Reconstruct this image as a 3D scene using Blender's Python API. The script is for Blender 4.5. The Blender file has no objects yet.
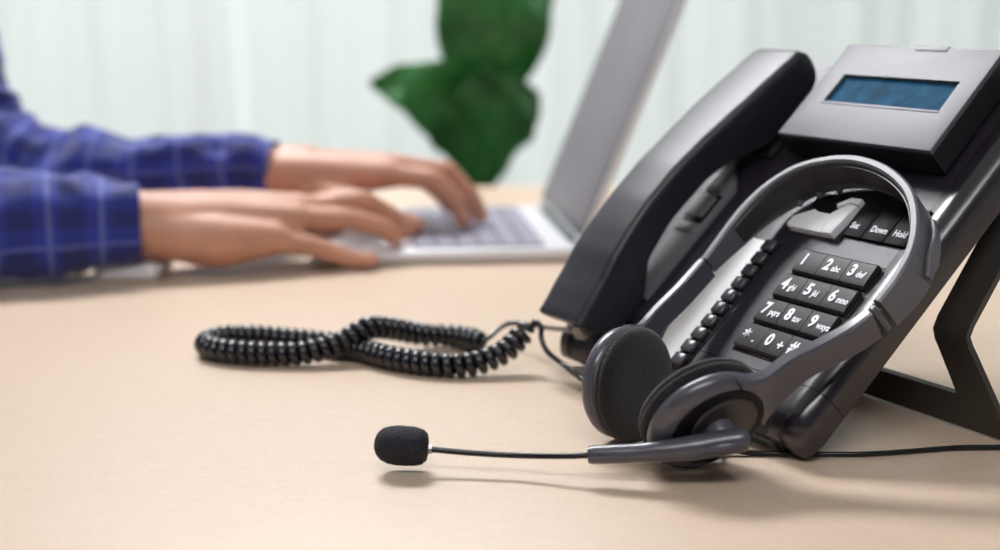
import bpy, bmesh, math, random
from mathutils import Vector, Matrix, noise
random.seed(7)
sc = bpy.context.scene
COL = sc.collection
PI = math.pi
V = Vector

# ------------------------------------------------------------------ materials
def nodes_of(m):
    m.use_nodes = True
    nt = m.node_tree
    return nt, nt.nodes.get('Principled BSDF')

def mat(name, col, rough=.5, metal=0., spec=.5, bump=0., bscale=400., var=0., vscale=30., sheen=0., coat=0., sss=0., trans=0., emit=None, estr=0.):
    m = bpy.data.materials.new(name)
    nt, b = nodes_of(m)
    b.inputs['Base Color'].default_value = (*col, 1)
    b.inputs['Roughness'].default_value = rough
    b.inputs['Metallic'].default_value = metal
    b.inputs['Specular IOR Level'].default_value = spec
    if sheen: b.inputs['Sheen Weight'].default_value = sheen
    if coat: b.inputs['Coat Weight'].default_value = coat
    if sss:
        b.inputs['Subsurface Weight'].default_value = sss
        b.inputs['Subsurface Radius'].default_value = (.012, .005, .003)
        b.inputs['Subsurface Scale'].default_value = .6
    if trans: b.inputs['Transmission Weight'].default_value = trans
    if emit:
        b.inputs['Emission Color'].default_value = (*emit, 1)
        b.inputs['Emission Strength'].default_value = estr
    tc = nt.nodes.new('ShaderNodeTexCoord')
    if bump:
        n = nt.nodes.new('ShaderNodeTexNoise'); n.inputs['Scale'].default_value = bscale; n.inputs['Detail'].default_value = 3
        nt.links.new(tc.outputs['Object'], n.inputs['Vector'])
        bp = nt.nodes.new('ShaderNodeBump'); bp.inputs['Strength'].default_value = bump; bp.inputs['Distance'].default_value = .001
        nt.links.new(n.outputs['Fac'], bp.inputs['Height']); nt.links.new(bp.outputs['Normal'], b.inputs['Normal'])
    if var:
        n = nt.nodes.new('ShaderNodeTexNoise'); n.inputs['Scale'].default_value = vscale; n.inputs['Detail'].default_value = 4
        nt.links.new(tc.outputs['Object'], n.inputs['Vector'])
        r = nt.nodes.new('ShaderNodeValToRGB')
        r.color_ramp.elements[0].position = .3; r.color_ramp.elements[1].position = .7
        r.color_ramp.elements[0].color = (*[max(0, c*(1-var)) for c in col], 1)
        r.color_ramp.elements[1].color = (*[min(1, c*(1+var)) for c in col], 1)
        nt.links.new(n.outputs['Fac'], r.inputs['Fac']); nt.links.new(r.outputs['Color'], b.inputs['Base Color'])
    return m

M = {}
M['phone'] = mat('phone_plastic', (.018, .0135, .0215), .38, spec=.45, bump=.12, bscale=2500)
M['rail'] = mat('phone_rail_plastic', (.018, .014, .021), .24, spec=.9, bump=.04, bscale=2500)
M['phone_side'] = mat('phone_black_plastic', (.007, .006, .008), .33, bump=.06, bscale=2500)
M['handset'] = mat('handset_plastic', (.015, .015, .022), .42, spec=.5)
M['display'] = mat('display_painted_sheen_plastic', (.088, .085, .105), .45, bump=.08, bscale=2500)  # charcoal plastic, its colour lightened to carry the sky's sheen
M['lcd'] = mat('lcd_glass', (.012, .085, .165), .6, spec=.04, var=.35, vscale=90)
M['black'] = mat('black_gloss', (.006, .006, .008), .25)
M['key'] = mat('key_black_rubber', (.014, .013, .016), .42)
M['ink'] = mat('white_print', (.85, .85, .88), .5, emit=None)
M['paper'] = mat('white_card', (.80, .80, .80), .5)
M['silver'] = mat('silver_white_plastic', (.84, .84, .86), .5)
M['lampgrey'] = mat('indicator_translucent_grey', (.27, .27, .30), .5)
M['softkey'] = mat('softkey_black', (.005, .005, .008), .5, spec=.2)
M['grey_bed'] = mat('cradle_grey_plastic', (.16, .155, .165), .38)
M['clear_key'] = mat('smoked_key', (.055, .05, .06), .2)
M['stand'] = mat('stand_plastic', (.045, .038, .033), .34)
M['hs'] = mat('headset_charcoal_plastic', (.075, .074, .094), .27, spec=.7, bump=.05, bscale=2500)
M['hs_dark'] = mat('headset_dark_plastic', (.034, .029, .028), .4)
M['band'] = mat('headband_grey_plastic', (.115, .113, .13), .4)
M['pad'] = mat('earpad_black_foam', (.010, .0085, .009), .95, bump=1.0, bscale=1300, var=.7, vscale=900, sheen=.22)
M['foam'] = mat('windscreen_foam', (.013, .0125, .020), .8, bump=1.0, bscale=1100, var=1.0, vscale=1000)
M['cord'] = mat('cord_black_vinyl', (.009, .009, .014), .16, spec=.8)
M['cable'] = mat('cable_black_rubber', (.006, .006, .008), .25)
M['plug'] = mat('clear_plug', (.6, .55, .45), .15, trans=.7)
M['chrome'] = mat('chrome', (.5, .5, .52), .25, metal=1)
M['alu'] = mat('laptop_aluminium', (.74, .74, .77), .38, metal=.25, bump=.03, bscale=3000)
M['lapkey'] = mat('laptop_keys', (.30, .29, .36), .5)
M['lapscreen'] = mat('laptop_painted_sheen_screen', (.19, .18, .20), .45)  # grey base colour stands in for reflections on the glossy screen
M['bezel'] = mat('laptop_bezel', (.02, .03, .03), .3)
M['skin'] = mat('skin', (.56, .285, .19), .45, sss=.15, var=.10, vscale=40, bump=.15, bscale=300)
M['hair'] = mat('hair_black', (.012, .009, .008), .5, bump=.8, bscale=200)
M['trouser'] = mat('trouser_grey_cloth', (.08, .08, .1), .9, bump=.5, bscale=500)
M['shoe'] = mat('shoe_leather', (.03, .02, .015), .4)
M['button'] = mat('shirt_button', (.5, .5, .6), .4)
M['leaf'] = mat('fig_leaf', (.022, .16, .028), .42, var=.45, vscale=16)
M['vein'] = mat('fig_leaf_vein', (.10, .30, .07), .5)
M['bark'] = mat('fig_bark', (.14, .09, .05), .8, bump=.8, bscale=120)
M['pot'] = mat('white_ceramic', (.75, .75, .73), .35)
M['soil'] = mat('soil', (.03, .02, .013), .95, bump=1, bscale=150)
M['rest'] = mat('white_rubber', (.78, .79, .80), .5)
M['wallp'] = mat('wall_paint', (.55, .56, .55), .8, bump=.05, bscale=200)
M['wallf'] = mat('wall_paint_slate', (.18, .18, .2), .8, bump=.05, bscale=200)
M['ceil'] = mat('ceiling_paint', (.85, .85, .83), .85, bump=.05, bscale=200)
M['floorm'] = mat('floor_grey_vinyl', (.25, .24, .22), .5, var=.1, vscale=6)
M['winframe'] = mat('window_white_frame', (.78, .80, .78), .4)
M['lampbody'] = mat('lamp_white_metal', (.8, .8, .8), .4)
M['lampglow'] = mat('lamp_diffuser', (.9, .9, .88), .5, emit=(.97, .97, 1), estr=30)
M['lampsoft'] = mat('lamp_soft_diffuser', (.9, .9, .88), .5, emit=(.97, .97, 1), estr=10)
M['chairf'] = mat('chair_fabric', (.05, .05, .06), .9, bump=.6, bscale=600)
M['metal'] = mat('desk_leg_metal', (.6, .6, .6), .4, metal=.8)

def wood():
    m = bpy.data.materials.new('desk_beige_laminate'); nt, b = nodes_of(m)
    tc = nt.nodes.new('ShaderNodeTexCoord'); mp = nt.nodes.new('ShaderNodeMapping')
    mp.inputs['Scale'].default_value = (25, 60, 60)
    nt.links.new(tc.outputs['Object'], mp.inputs['Vector'])
    n = nt.nodes.new('ShaderNodeTexNoise'); n.inputs['Scale'].default_value = 3; n.inputs['Detail'].default_value = 6; n.inputs['Roughness'].default_value = .6
    nt.links.new(mp.outputs['Vector'], n.inputs['Vector'])
    r = nt.nodes.new('ShaderNodeValToRGB')
    r.color_ramp.elements[0].position = .25; r.color_ramp.elements[1].position = .75
    r.color_ramp.elements[0].color = (.575, .437, .322, 1); r.color_ramp.elements[1].color = (.62, .477, .357, 1)
    nt.links.new(n.outputs['Fac'], r.inputs['Fac'])
    # sparse fine specks
    n2 = nt.nodes.new('ShaderNodeTexNoise'); n2.inputs['Scale'].default_value = 500; n2.inputs['Detail'].default_value = 2
    nt.links.new(tc.outputs['Object'], n2.inputs['Vector'])
    mx = nt.nodes.new('ShaderNodeMix'); mx.data_type = 'RGBA'; mx.blend_type = 'SOFT_LIGHT'; mx.inputs['Factor'].default_value = .25
    nt.links.new(r.outputs['Color'], mx.inputs['A']); nt.links.new(n2.outputs['Fac'], mx.inputs['B'])
    nt.links.new(mx.outputs['Result'], b.inputs['Base Color'])
    b.inputs['Roughness'].default_value = .42
    b.inputs['Specular IOR Level'].default_value = .45
    bp = nt.nodes.new('ShaderNodeBump'); bp.inputs['Strength'].default_value = .06; bp.inputs['Distance'].default_value = .0005
    nt.links.new(n2.outputs['Fac'], bp.inputs['Height']); nt.links.new(bp.outputs['Normal'], b.inputs['Normal'])
    return m
M['wood'] = wood()

def plaid():
    m = bpy.data.materials.new('shirt_blue_plaid'); nt, b = nodes_of(m)
    uv = nt.nodes.new('ShaderNodeUVMap'); uv.uv_map = 'UVMap'
    sp = nt.nodes.new('ShaderNodeSeparateXYZ'); nt.links.new(uv.outputs['UV'], sp.inputs[0])
    def math_(op, a, bb=None):
        n = nt.nodes.new('ShaderNodeMath'); n.operation = op
        if isinstance(a, float): n.inputs[0].default_value = a
        else: nt.links.new(a, n.inputs[0])
        if bb is not None:
            if isinstance(bb, float): n.inputs[1].default_value = bb
            else: nt.links.new(bb, n.inputs[1])
        return n.outputs[0]
    def stripes(src, k, w, off):
        return math_('LESS_THAN', math_('FRACT', math_('ADD', math_('MULTIPLY', src, k), off)), w)
    # one unit of UV is one metre of cloth
    lx = stripes(sp.outputs['X'], 26., .10, .25); ly = stripes(sp.outputs['Y'], 26., .07, .1)
    bx = stripes(sp.outputs['X'], 26., .5, .0); by = stripes(sp.outputs['Y'], 26., .5, .0)
    base = nt.nodes.new('ShaderNodeMix'); base.data_type = 'RGBA'
    base.inputs['A'].default_value = (.018, .033, .30, 1); base.inputs['B'].default_value = (.010, .017, .14, 1)
    nt.links.new(math_('MULTIPLY', math_('ADD', bx, by), .5), base.inputs['Factor'])
    line = nt.nodes.new('ShaderNodeMix'); line.data_type = 'RGBA'
    nt.links.new(base.outputs['Result'], line.inputs['A']); line.inputs['B'].default_value = (.22, .27, .55, 1)
    nt.links.new(math_('MULTIPLY', math_('MAXIMUM', lx, ly), .38), line.inputs['Factor'])
    nt.links.new(line.outputs['Result'], b.inputs['Base Color'])
    b.inputs['Roughness'].default_value = .85; b.inputs['Sheen Weight'].default_value = .3
    return m
M['plaid'] = plaid()

def sheer():
    m = bpy.data.materials.new('sheer_curtain_cloth'); nt, b = nodes_of(m)
    out = nt.nodes['Material Output']; nt.nodes.remove(b)
    t = nt.nodes.new('ShaderNodeBsdfTranslucent'); t.inputs[0].default_value = (.86, .875, .87, 1)
    d = nt.nodes.new('ShaderNodeBsdfDiffuse'); d.inputs[0].default_value = (.80, .815, .81, 1)
    tr = nt.nodes.new('ShaderNodeBsdfTransparent')
    a = nt.nodes.new('ShaderNodeMixShader'); a.inputs[0].default_value = .38
    nt.links.new(t.outputs[0], a.inputs[1]); nt.links.new(d.outputs[0], a.inputs[2])
    c = nt.nodes.new('ShaderNodeMixShader'); c.inputs[0].default_value = .12
    nt.links.new(a.outputs[0], c.inputs[1]); nt.links.new(tr.outputs[0], c.inputs[2])
    nt.links.new(c.outputs[0], out.inputs['Surface'])
    return m
M['sheer'] = sheer()

def pane():
    m = bpy.data.materials.new('window_pane_glass'); nt, b = nodes_of(m)
    out = nt.nodes['Material Output']; nt.nodes.remove(b)
    g = nt.nodes.new('ShaderNodeBsdfGlossy'); g.inputs['Roughness'].default_value = .02
    tr = nt.nodes.new('ShaderNodeBsdfTransparent'); tr.inputs[0].default_value = (.96, .98, .97, 1)
    c = nt.nodes.new('ShaderNodeMixShader'); c.inputs[0].default_value = .06
    nt.links.new(tr.outputs[0], c.inputs[1]); nt.links.new(g.outputs[0], c.inputs[2])
    nt.links.new(c.outputs[0], out.inputs['Surface'])
    return m
M['pane'] = pane()

# ------------------------------------------------------------------ object helpers
ROOTS = {}
def thing(name, label, cat, loc=(0, 0, 0), group=None):
    o = bpy.data.objects.new(name, None); COL.objects.link(o)
    o.empty_display_size = .02
    o.location = loc; o['label'] = label; o['category'] = cat
    if group: o['group'] = group
    ROOTS[o.name] = Matrix.Translation(V(loc))
    return o

def link(name, bm, m, parent=None, sharp=35, label=None, uv=None):
    """bm is in world coordinates (metres)."""
    w = ROOTS[parent.name] if parent is not None else Matrix.Identity(4)
    bm.transform(w.inverted())
    bmesh.ops.recalc_face_normals(bm, faces=bm.faces)
    me = bpy.data.meshes.new(name); bm.to_mesh(me); bm.free()
    for p in me.polygons: p.use_smooth = True
    if sharp < 180: me.set_sharp_from_angle(angle=math.radians(sharp))
    me.materials.append(m)
    o = bpy.data.objects.new(name, me); COL.objects.link(o)
    if parent is not None: o.parent = parent
    ROOTS[o.name] = w
    if label: o['label'] = label
    return o

def top(o, label, cat, group=None, origin=None):
    o['label'] = label; o['category'] = cat
    if group: o['group'] = group
    if origin is not None:
        o.data.transform(Matrix.Translation(-V(origin))); o.location = origin
        ROOTS[o.name] = Matrix.Translation(V(origin))
    return o

def structure(name, bm, m, parent=None, sharp=35):
    o = link(name, bm, m, parent, sharp)
    if parent is None: o['kind'] = 'structure'
    return o

# ------------------------------------------------------------------ mesh helpers (all add to a bmesh)
def NB(): return bmesh.new()

def add_box(bm, lo, hi, bev=0., seg=2, T=None):
    lo, hi = V(lo), V(hi)
    r = bmesh.ops.create_cube(bm, size=1)
    vs = r['verts']
    bmesh.ops.scale(bm, vec=(hi-lo), verts=vs)
    bmesh.ops.translate(bm, vec=(lo+hi)/2, verts=vs)
    if bev:
        es = list({e for v in vs for e in v.link_edges})
        g = bmesh.ops.bevel(bm, geom=es, offset=bev, segments=seg, profile=.5, affect='EDGES')
        vs = list({v for f in g['faces'] for v in f.verts} | {v for v in vs if v.is_valid})
    if T is not None: bmesh.ops.transform(bm, matrix=T, verts=vs)
    return vs

def add_prism(bm, poly, z0, z1, bev=0., seg=2, T=None):
    b2 = bmesh.new()
    vb = [b2.verts.new((x, y, z0)) for x, y in poly]; vt = [b2.verts.new((x, y, z1)) for x, y in poly]
    n = len(poly)
    b2.faces.new(vb[::-1]); ft = b2.faces.new(vt)
    for i in range(n): b2.faces.new((vb[i], vb[(i+1) % n], vt[(i+1) % n], vt[i]))
    bmesh.ops.recalc_face_normals(b2, faces=b2.faces)
    if bev:
        bmesh.ops.bevel(b2, geom=list(ft.edges), offset=bev, segments=seg, profile=.5, affect='EDGES')
    if T is not None: b2.transform(T)
    merge(bm, b2)

def merge(bm, b2):
    me = bpy.data.meshes.new('tmp'); b2.to_mesh(me); b2.free(); bm.from_mesh(me); bpy.data.meshes.remove(me)

def add_loft(bm, rings, closed=True, caps=True, uvl=None, uvs=None):
    rv = [[bm.verts.new(p) for p in r] for r in rings]
    n = len(rings[0])
    for i in range(len(rings)-1):
        rng = n if closed else n-1
        for j in range(rng):
            f = bm.faces.new((rv[i][j], rv[i][(j+1) % n], rv[i+1][(j+1) % n], rv[i+1][j]))
            if uvl is not None:
                for lp, (a, b) in zip(f.loops, ((i, j), (i, j+1), (i+1, j+1), (i+1, j))):
                    lp[uvl].uv = uvs(a, b)
    if caps and closed:
        bm.faces.new(rv[0][::-1]); bm.faces.new(rv[-1])
    return rv

def spline(pts, n):
    """Catmull-Rom through the points, n samples per span."""
    P = [V(p) for p in pts]
    P = [P[0]*2-P[1]] + P + [P[-1]*2-P[-2]]
    out = []
    for i in range(1, len(P)-2):
        a, b, c, d = P[i-1], P[i], P[i+1], P[i+2]
        for k in range(n):
            t = k/n
            out.append(.5*((2*b)+(c-a)*t+(2*a-5*b+4*c-d)*t*t+(3*b-a-3*c+d)*t**3))
    out.append(P[-2])
    return out

def frames(path, up=None):
    """Rotation-minimising frames along a path."""
    T = []
    for i in range(len(path)):
        a = path[max(0, i-1)]; b = path[min(len(path)-1, i+1)]
        T.append((b-a).normalized())
    u = V(up) if up is not None else (V((0, 0, 1)) if abs(T[0].z) < .9 else V((1, 0, 0)))
    N = []
    n = (u-T[0]*u.dot(T[0])).normalized()
    for t in T:
        n = (n-t*n.dot(t)).normalized() if up is None else (u-t*u.dot(t)).normalized()
        N.append(n.copy())
    return T, N

def add_tube(bm, path, rad, n=10, up=None, sy=1.):
    path = [V(p) for p in path]
    T, N = frames(path, up)
    rings = []
    for i, p in enumerate(path):
        r = rad[i] if isinstance(rad, (list, tuple)) else rad
        B = T[i].cross(N[i])
        rings.append([p+N[i]*math.cos(2*PI*k/n)*r*sy+B*math.sin(2*PI*k/n)*r for k in range(n)])
    add_loft(bm, rings)

def add_lathe(bm, prof, T, n=48, capped=True):
    """prof: (radius, axial) pairs around local Z."""
    rings = []
    for r, a in prof:
        rings.append([T @ V((max(r, 1e-5)*math.cos(2*PI*k/n), max(r, 1e-5)*math.sin(2*PI*k/n), a)) for k in range(n)])
    add_loft(bm, rings, caps=capped)

def axis_matrix(o, z, x=None):
    z = V(z).normalized()
    x = V(x) if x is not None else (V((0, 0, 1)) if abs(z.z) < .9 else V((1, 0, 0)))
    x = (x-z*x.dot(z)).normalized(); y = z.cross(x)
    m = Matrix((x, y, z)).transposed().to_4x4(); m.translation = V(o)
    return m

def interp(tab, x):
    if x <= tab[0][0]: return tab[0][1]
    for (a, fa), (b, fb) in zip(tab, tab[1:]):
        if x <= b:
            t = (x-a)/(b-a); t = t*t*(3-2*t)*.35+t*.65
            return fa+(fb-fa)*t
    return tab[-1][1]

def add_text(bm, body, size, T, bold=.012, depth=.0001):
    cu = bpy.data.curves.new('t', 'FONT'); cu.body = body; cu.size = size; cu.offset = bold*size; cu.extrude = depth
    cu.resolution_u = 3; cu.align_x = 'LEFT'; cu.align_y = 'CENTER'
    ob = bpy.data.objects.new('t', cu); COL.objects.link(ob)
    dg = bpy.context.evaluated_depsgraph_get(); dg.update()
    me = bpy.data.meshes.new_from_object(ob.evaluated_get(dg))
    bpy.data.objects.remove(ob); bpy.data.curves.remove(cu)
    me.transform(T); bm.from_mesh(me); bpy.data.meshes.remove(me)

def add_capsule(bm, a, b, r0, r1, n=14):
    a, b = V(a), V(b)
    d = b-a; L = d.length
    if L < 1e-6:
        bmesh.ops.create_uvsphere(bm, u_segments=n, v_segments=n//2, radius=r0, matrix=Matrix.Translation(a)); return
    T = axis_matrix(a, d)
    prof = []
    for k in range(6): t = -PI/2+k*PI/2/5; prof.append((r0*math.cos(t), r0*math.sin(t)))
    for k in range(6): t = k*PI/2/5; prof.append((r1*math.cos(t), L+r1*math.sin(t)))
    add_lathe(bm, prof, T, n)

def remeshed(bm, voxel, smooth=6):
    me = bpy.data.meshes.new('tmp'); bmesh.ops.recalc_face_normals(bm, faces=bm.faces); bm.to_mesh(me); bm.free()
    ob = bpy.data.objects.new('tmp', me); COL.objects.link(ob)
    r = ob.modifiers.new('r', 'REMESH'); r.mode = 'VOXEL'; r.voxel_size = voxel
    s = ob.modifiers.new('s', 'SMOOTH'); s.factor = .5; s.iterations = smooth
    dg = bpy.context.evaluated_depsgraph_get(); dg.update()
    m2 = bpy.data.meshes.new_from_object(ob.evaluated_get(dg))
    bpy.data.objects.remove(ob); bpy.data.meshes.remove(me)
    out = bmesh.new(); out.from_mesh(m2); bpy.data.meshes.remove(m2)
    return out

# ------------------------------------------------------------------ camera
cam = bpy.data.cameras.new('camera'); co = bpy.data.objects.new('camera', cam); COL.objects.link(co)
PITCH = math.atan(275/1389)
co.location = (0, 0, .212); co.rotation_euler = (PI/2-PITCH, 0, 0)
cam.sensor_width = 36; cam.lens = 50.0
cam.clip_start = .02
cam.dof.use_dof = True; cam.dof.focus_distance = .668; cam.dof.aperture_fstop = 4.3
sc.camera = co

# ------------------------------------------------------------------ room
FZ, CZ = -.74, 1.95
XL, XR, YF, YB = -2.6, 2.6, -2.4, 3.35
bm = NB(); add_box(bm, (XL-.1, YF-.1, FZ-.1), (XR+.1, YB+.1, FZ)); structure('floor', bm, M['floorm'])
bm = NB(); add_box(bm, (XL-.1, YF-.1, CZ), (XR+.1, YB+.1, CZ+.1)); structure('ceiling', bm, M['ceil'])
bm = NB(); add_box(bm, (XL-.1, YF-.1, FZ), (XL, YB+.1, CZ)); structure('wall_left', bm, M['wallp'])
bm = NB(); add_box(bm, (XR, YF-.1, FZ), (XR+.1, YB+.1, CZ)); structure('wall_right', bm, M['wallp'])
bm = NB(); add_box(bm, (XL, YF-.1, FZ), (XR, YF, CZ)); structure('wall_front', bm, M['wallf'])
WX, WZ0, WZ1 = 2.2, -.62, 1.72
bm = NB()
add_box(bm, (XL, YB, FZ), (-WX, YB+.1, CZ)); add_box(bm, (WX, YB, FZ), (XR, YB+.1, CZ))
add_box(bm, (-WX, YB, FZ), (WX, YB+.1, WZ0)); add_box(bm, (-WX, YB, WZ1), (WX, YB+.1, CZ))
structure('wall_back', bm, M['wallp'])
w = bpy.data.objects.new('window_1', None); COL.objects.link(w); w.location = (0, YB+.05, WZ0); w['kind'] = 'structure'
ROOTS[w.name] = Matrix.Translation(V(w.location))
bm = NB(); t_ = .05
add_box(bm, (-WX, YB+.02, WZ0), (WX, YB+.08, WZ0+t_)); add_box(bm, (-WX, YB+.02, WZ1-t_), (WX, YB+.08, WZ1))
for x in (-WX, -.75, .72, WX-t_): add_box(bm, (x, YB+.02, WZ0+t_), (x+t_, YB+.08, WZ1-t_))
link('window_frame', bm, M['winframe'], w)
for a, b in ((-WX+t_, -.75), (-.75+t_, .72), (.72+t_, WX-t_)):
    bm = NB(); add_box(bm, (a, YB+.045, WZ0+t_), (b, YB+.05, WZ1-t_)); link('window_pane', bm, M['pane'], w)
# sheer curtains, two panels
def curtain(x0, x1, label, seed, fold):
    bm = NB(); rows = []
    nx, nz = int((x1-x0)/.012), 24
    for k in range(nz+1):
        z = FZ+.03+(1.88-FZ-.03)*k/nz
        row = []
        for i in range(nx+1):
            x = x0+(x1-x0)*i/nx
            a = noise.noise(V((x*1.3+seed, 0, seed)))
            d = .012*math.sin(2*PI*x/fold+3*a+.3*math.sin(z*2+seed))+.006*math.sin(2*PI*x/(fold*.43)+seed)
            row.append((x+.008*math.sin(z*3+x*5), YB-.14+d, z))
        rows.append(row)
    add_loft(bm, rows, closed=False, caps=False)
    o = link('curtain', bm, M['sheer'], None, 180)
    top(o, label, 'curtain', None, ((x0+x1)/2, YB-.14, FZ+.03))
    return o
curtain(-2.35, -.60, 'white sheer curtain panel behind the person, gathered in soft upright folds', 1.3, .17)
curtain(-.585, 2.35, 'wide white sheer curtain panel behind the leafy plant and the laptop', 4.1, .21)
r_ = NB(); add_tube(r_, [(-2.4, YB-.14, 1.9), (2.4, YB-.14, 1.9)], .014, 12)
top(link('curtain_rail', r_, M['metal']), 'metal curtain rail above the window holding the white sheer curtains', 'curtain rail', None, (0, YB-.14, 1.9))
# ceiling lamps
def ceiling_lamp(x, y, label, hx, hy, glow='lampglow'):
    t = thing('ceiling_lamp', label, 'ceiling lamp', (x, y, CZ), 'ceiling panel lamps')
    bm = NB()
    for a, b in (((x-hx, y-hy), (x-hx+.03, y+hy)), ((x+hx-.03, y-hy), (x+hx, y+hy)), ((x-hx+.03, y-hy), (x+hx-.03, y-hy+.03)), ((x-hx+.03, y+hy-.03), (x+hx-.03, y+hy))):
        add_box(bm, (*a, CZ-.05), (*b, CZ-.001))
    link('frame', bm, M['lampbody'], t)
    bm = NB(); add_box(bm, (x-hx+.03, y-hy+.03, CZ-.045), (x+hx-.03, y+hy-.03, CZ-.035)); link('diffuser', bm, M[glow], t)
    return t
ceiling_lamp(-.6, 2.15, 'long ceiling panel lamp by the window, in front of the sheer curtains', .62, .32)
ceiling_lamp(.0, -.85, 'dimmer ceiling panel lamp above the near edge of the desk', .75, .3, 'lampsoft')

# ------------------------------------------------------------------ desk
dk = thing('desk', 'beige wood desk top carrying the telephone, headset and laptop', 'desk', (0, .95, FZ))
bm = NB(); add_box(bm, (-.545, .28, -.03), (1.25, 1.60, 0), .003, 2); link('desktop', bm, M['wood'], dk)
for x in (-.48, 1.18):
    for y in (.36, 1.53):
        bm = NB(); add_box(bm, (x-.03, y-.03, FZ), (x+.03, y+.03, -.03), .003); link('leg', bm, M['metal'], dk)
bm = NB(); add_box(bm, (-.48, .62, -.09), (1.18, .66, -.03), .003); link('crossbar', bm, M['metal'], dk)

# ------------------------------------------------------------------ telephone
# phone frame: u across the face, v up the face, h out of the face (centimetres)
PH = Matrix.Translation(V((.1409, .6233, 0))) @ Matrix.Rotation(math.radians(-60.23), 4, 'Z') @ Matrix.Rotation(math.radians(43.3), 4, 'X') @ Matrix.Scale(.01, 4)
PR = PH.to_3x3()*100
def P(u, v, h): return PH @ V((u, v, h))
tp = thing('desk_telephone', 'black office desk telephone tilted up on its stand, with keypad and blue display', 'telephone', (.1409, .6233, 0))
def plink(name, bm, m, parent=None, **k):
    bm.transform(PH); return link(name, bm, m, parent or tp, **k)

# body: lofted along v; rounded raised rail on the right
def body_section(v, part):
    k = interp([(.05, .56), (.15, .66), (.35, .78), (.7, .90), (1.1, .97), (1.6, 1.)], v)
    rs = interp([(.05, -.6), (.15, -.42), (.35, -.24), (.7, -.09), (1.1, -.02), (1.6, 0.)], v)
    t = 2.28*k
    R_ = .95+rs
    hb = interp([(.1, .75), (.5, .38), (1.1, 0)], v)
    pts = [(-20.1, hb), (-1.9, hb), (-1.0, .04), (R_-.25, .0), (R_, .25), (R_, t-1.0)]
    for a in range(1, 8):
        q = a*PI/2/8
        pts.append((R_-1.05+1.05*math.cos(q), t-1.0+1.0*math.sin(q)))
    if part == 'rail':
        return pts[2:]+[(R_-1.1, t), (R_-1.5, t-.06), (R_-1.9, t-.12), (R_-1.9, .06)]
    return [(-20.1, hb), (R_-1.86, hb), (R_-1.86, t-.12), (-13.6, t-.12), (-14.0, t-.12), (-14.1, t-.3), (-18.9, t-.3), (-19.0, t-.1), (-19.8, t-.15), (-20.1, t-.45)]
def body_loft(bm, vs, part):
    add_loft(bm, [[(u, v, h) for u, h in body_section(v, part)] for v in vs])
for part, nm, mm in (('body', 'body', 'phone'), ('rail', 'side_rail', 'rail')):
    bm = NB()
    body_loft(bm, [.05, .1, .15, .25, .35, .5, .7, .9, 1.1, 1.35, 1.6, 2.2, 2.66], part)
    body_loft(bm, [2.70, 6, 12, 18, 22.9, 23.2], part)
    plink(nm, bm, M[mm], sharp=30)
# back shell, dark, standing a little behind the face
bm = NB(); add_prism(bm, [(-18.3, 1.2), (-.3, 1.2), (-.3, 23.2), (-18.3, 23.2)], -.55, .02); plink('back_cover', bm, M['phone_side'])

# display module
bm = NB()
def ring_plate(bm, o, i, z0, z1, zi):
    """plate with a rectangular recess: outer poly o, inner poly i, base z0, top z1, recess floor zi"""
    ob = [bm.verts.new((x, y, z0)) for x, y in o]; ot = [bm.verts.new((x, y, z1)) for x, y in o]
    it = [bm.verts.new((x, y, z1)) for x, y in i]; ib = [bm.verts.new((x, y, zi)) for x, y in i]
    n = 4
    bm.faces.new(ob[::-1]); bm.faces.new(ib)
    for k in range(n):
        l = (k+1) % n
        bm.faces.new((ob[k], ob[l], ot[l], ot[k])); bm.faces.new((ot[k], ot[l], it[l], it[k])); bm.faces.new((it[k], it[l], ib[l], ib[k]))
    return ot
DO = [(-12.75, 16.05), (-1.5, 16.05), (-1.75, 23.1), (-12.8, 23.1)]
ot = ring_plate(bm, DO, [(-11.25, 18.7), (-2.85, 18.7), (-2.95, 20.75), (-11.25, 20.75)], 3.70, 4.0, 3.74)
es = [e for e in bm.edges if e.verts[0] in ot and e.verts[1] in ot]
bmesh.ops.bevel(bm, geom=es, offset=.09, segments=3, profile=.5, affect='EDGES')
dm = plink('display_module', bm, M['display'], sharp=25)
bm = NB(); add_prism(bm, [(x+(.02 if x > -5 else -.02), y) for x, y in DO], 2.35, 3.74, 0); 
plink('display_back', bm, M['phone_side'], dm, label='black lower shell of the display')
bm = NB(); add_box(bm, (-11.24, 18.71, 3.70), (-2.86, 20.74, 3.78)); plink('screen', bm, M['lcd'], dm, label='dark blue blank liquid crystal screen')
bm = NB(); add_box(bm, (-11.3, 18.52, 3.98), (-2.8, 18.68, 4.03), .02); plink('screen_lip', bm, M['lampgrey'], dm)
bm = NB(); add_box(bm, (-7.6, 22.75, 3.8), (-5.3, 23.16, 4.05), .08, 3); plink('indicator_lamp', bm, M['lampgrey'], dm, label='pale message lamp on the top edge')
bm = NB(); add_box(bm, (-12.2, 19.0, 1.9), (-2.2, 23.0, 2.4), .1); plink('display_hinge', bm, M['phone_side'], dm)

# label card, line keys
bm = NB(); add_prism(bm, [(-9.45, 1.5), (-9.45, 10.0), (-11.2, 10.05), (-11.6, 9.2), (-11.83, 8.2), (-11.88, 6.5), (-11.82, 4.6), (-11.6, 3.2), (-11.2, 1.9), (-10.8, 1.5)], 2.1, 2.28, .03)
plink('label_card', bm, M['paper'], label='blank white label card')
bm = NB(); add_box(bm, (-9.43, 1.2, 2.1), (-8.3, 10.1, 2.2), .04); plink('line_key_strip', bm, M['black'])
for k in range(10):
    v = 1.75+k*.885
    bm = NB(); add_box(bm, (-9.5, v-.37, 2.15), (-8.6, v+.37, 2.48), .13, 3); plink('line_key', bm, M['clear_key'])
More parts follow.
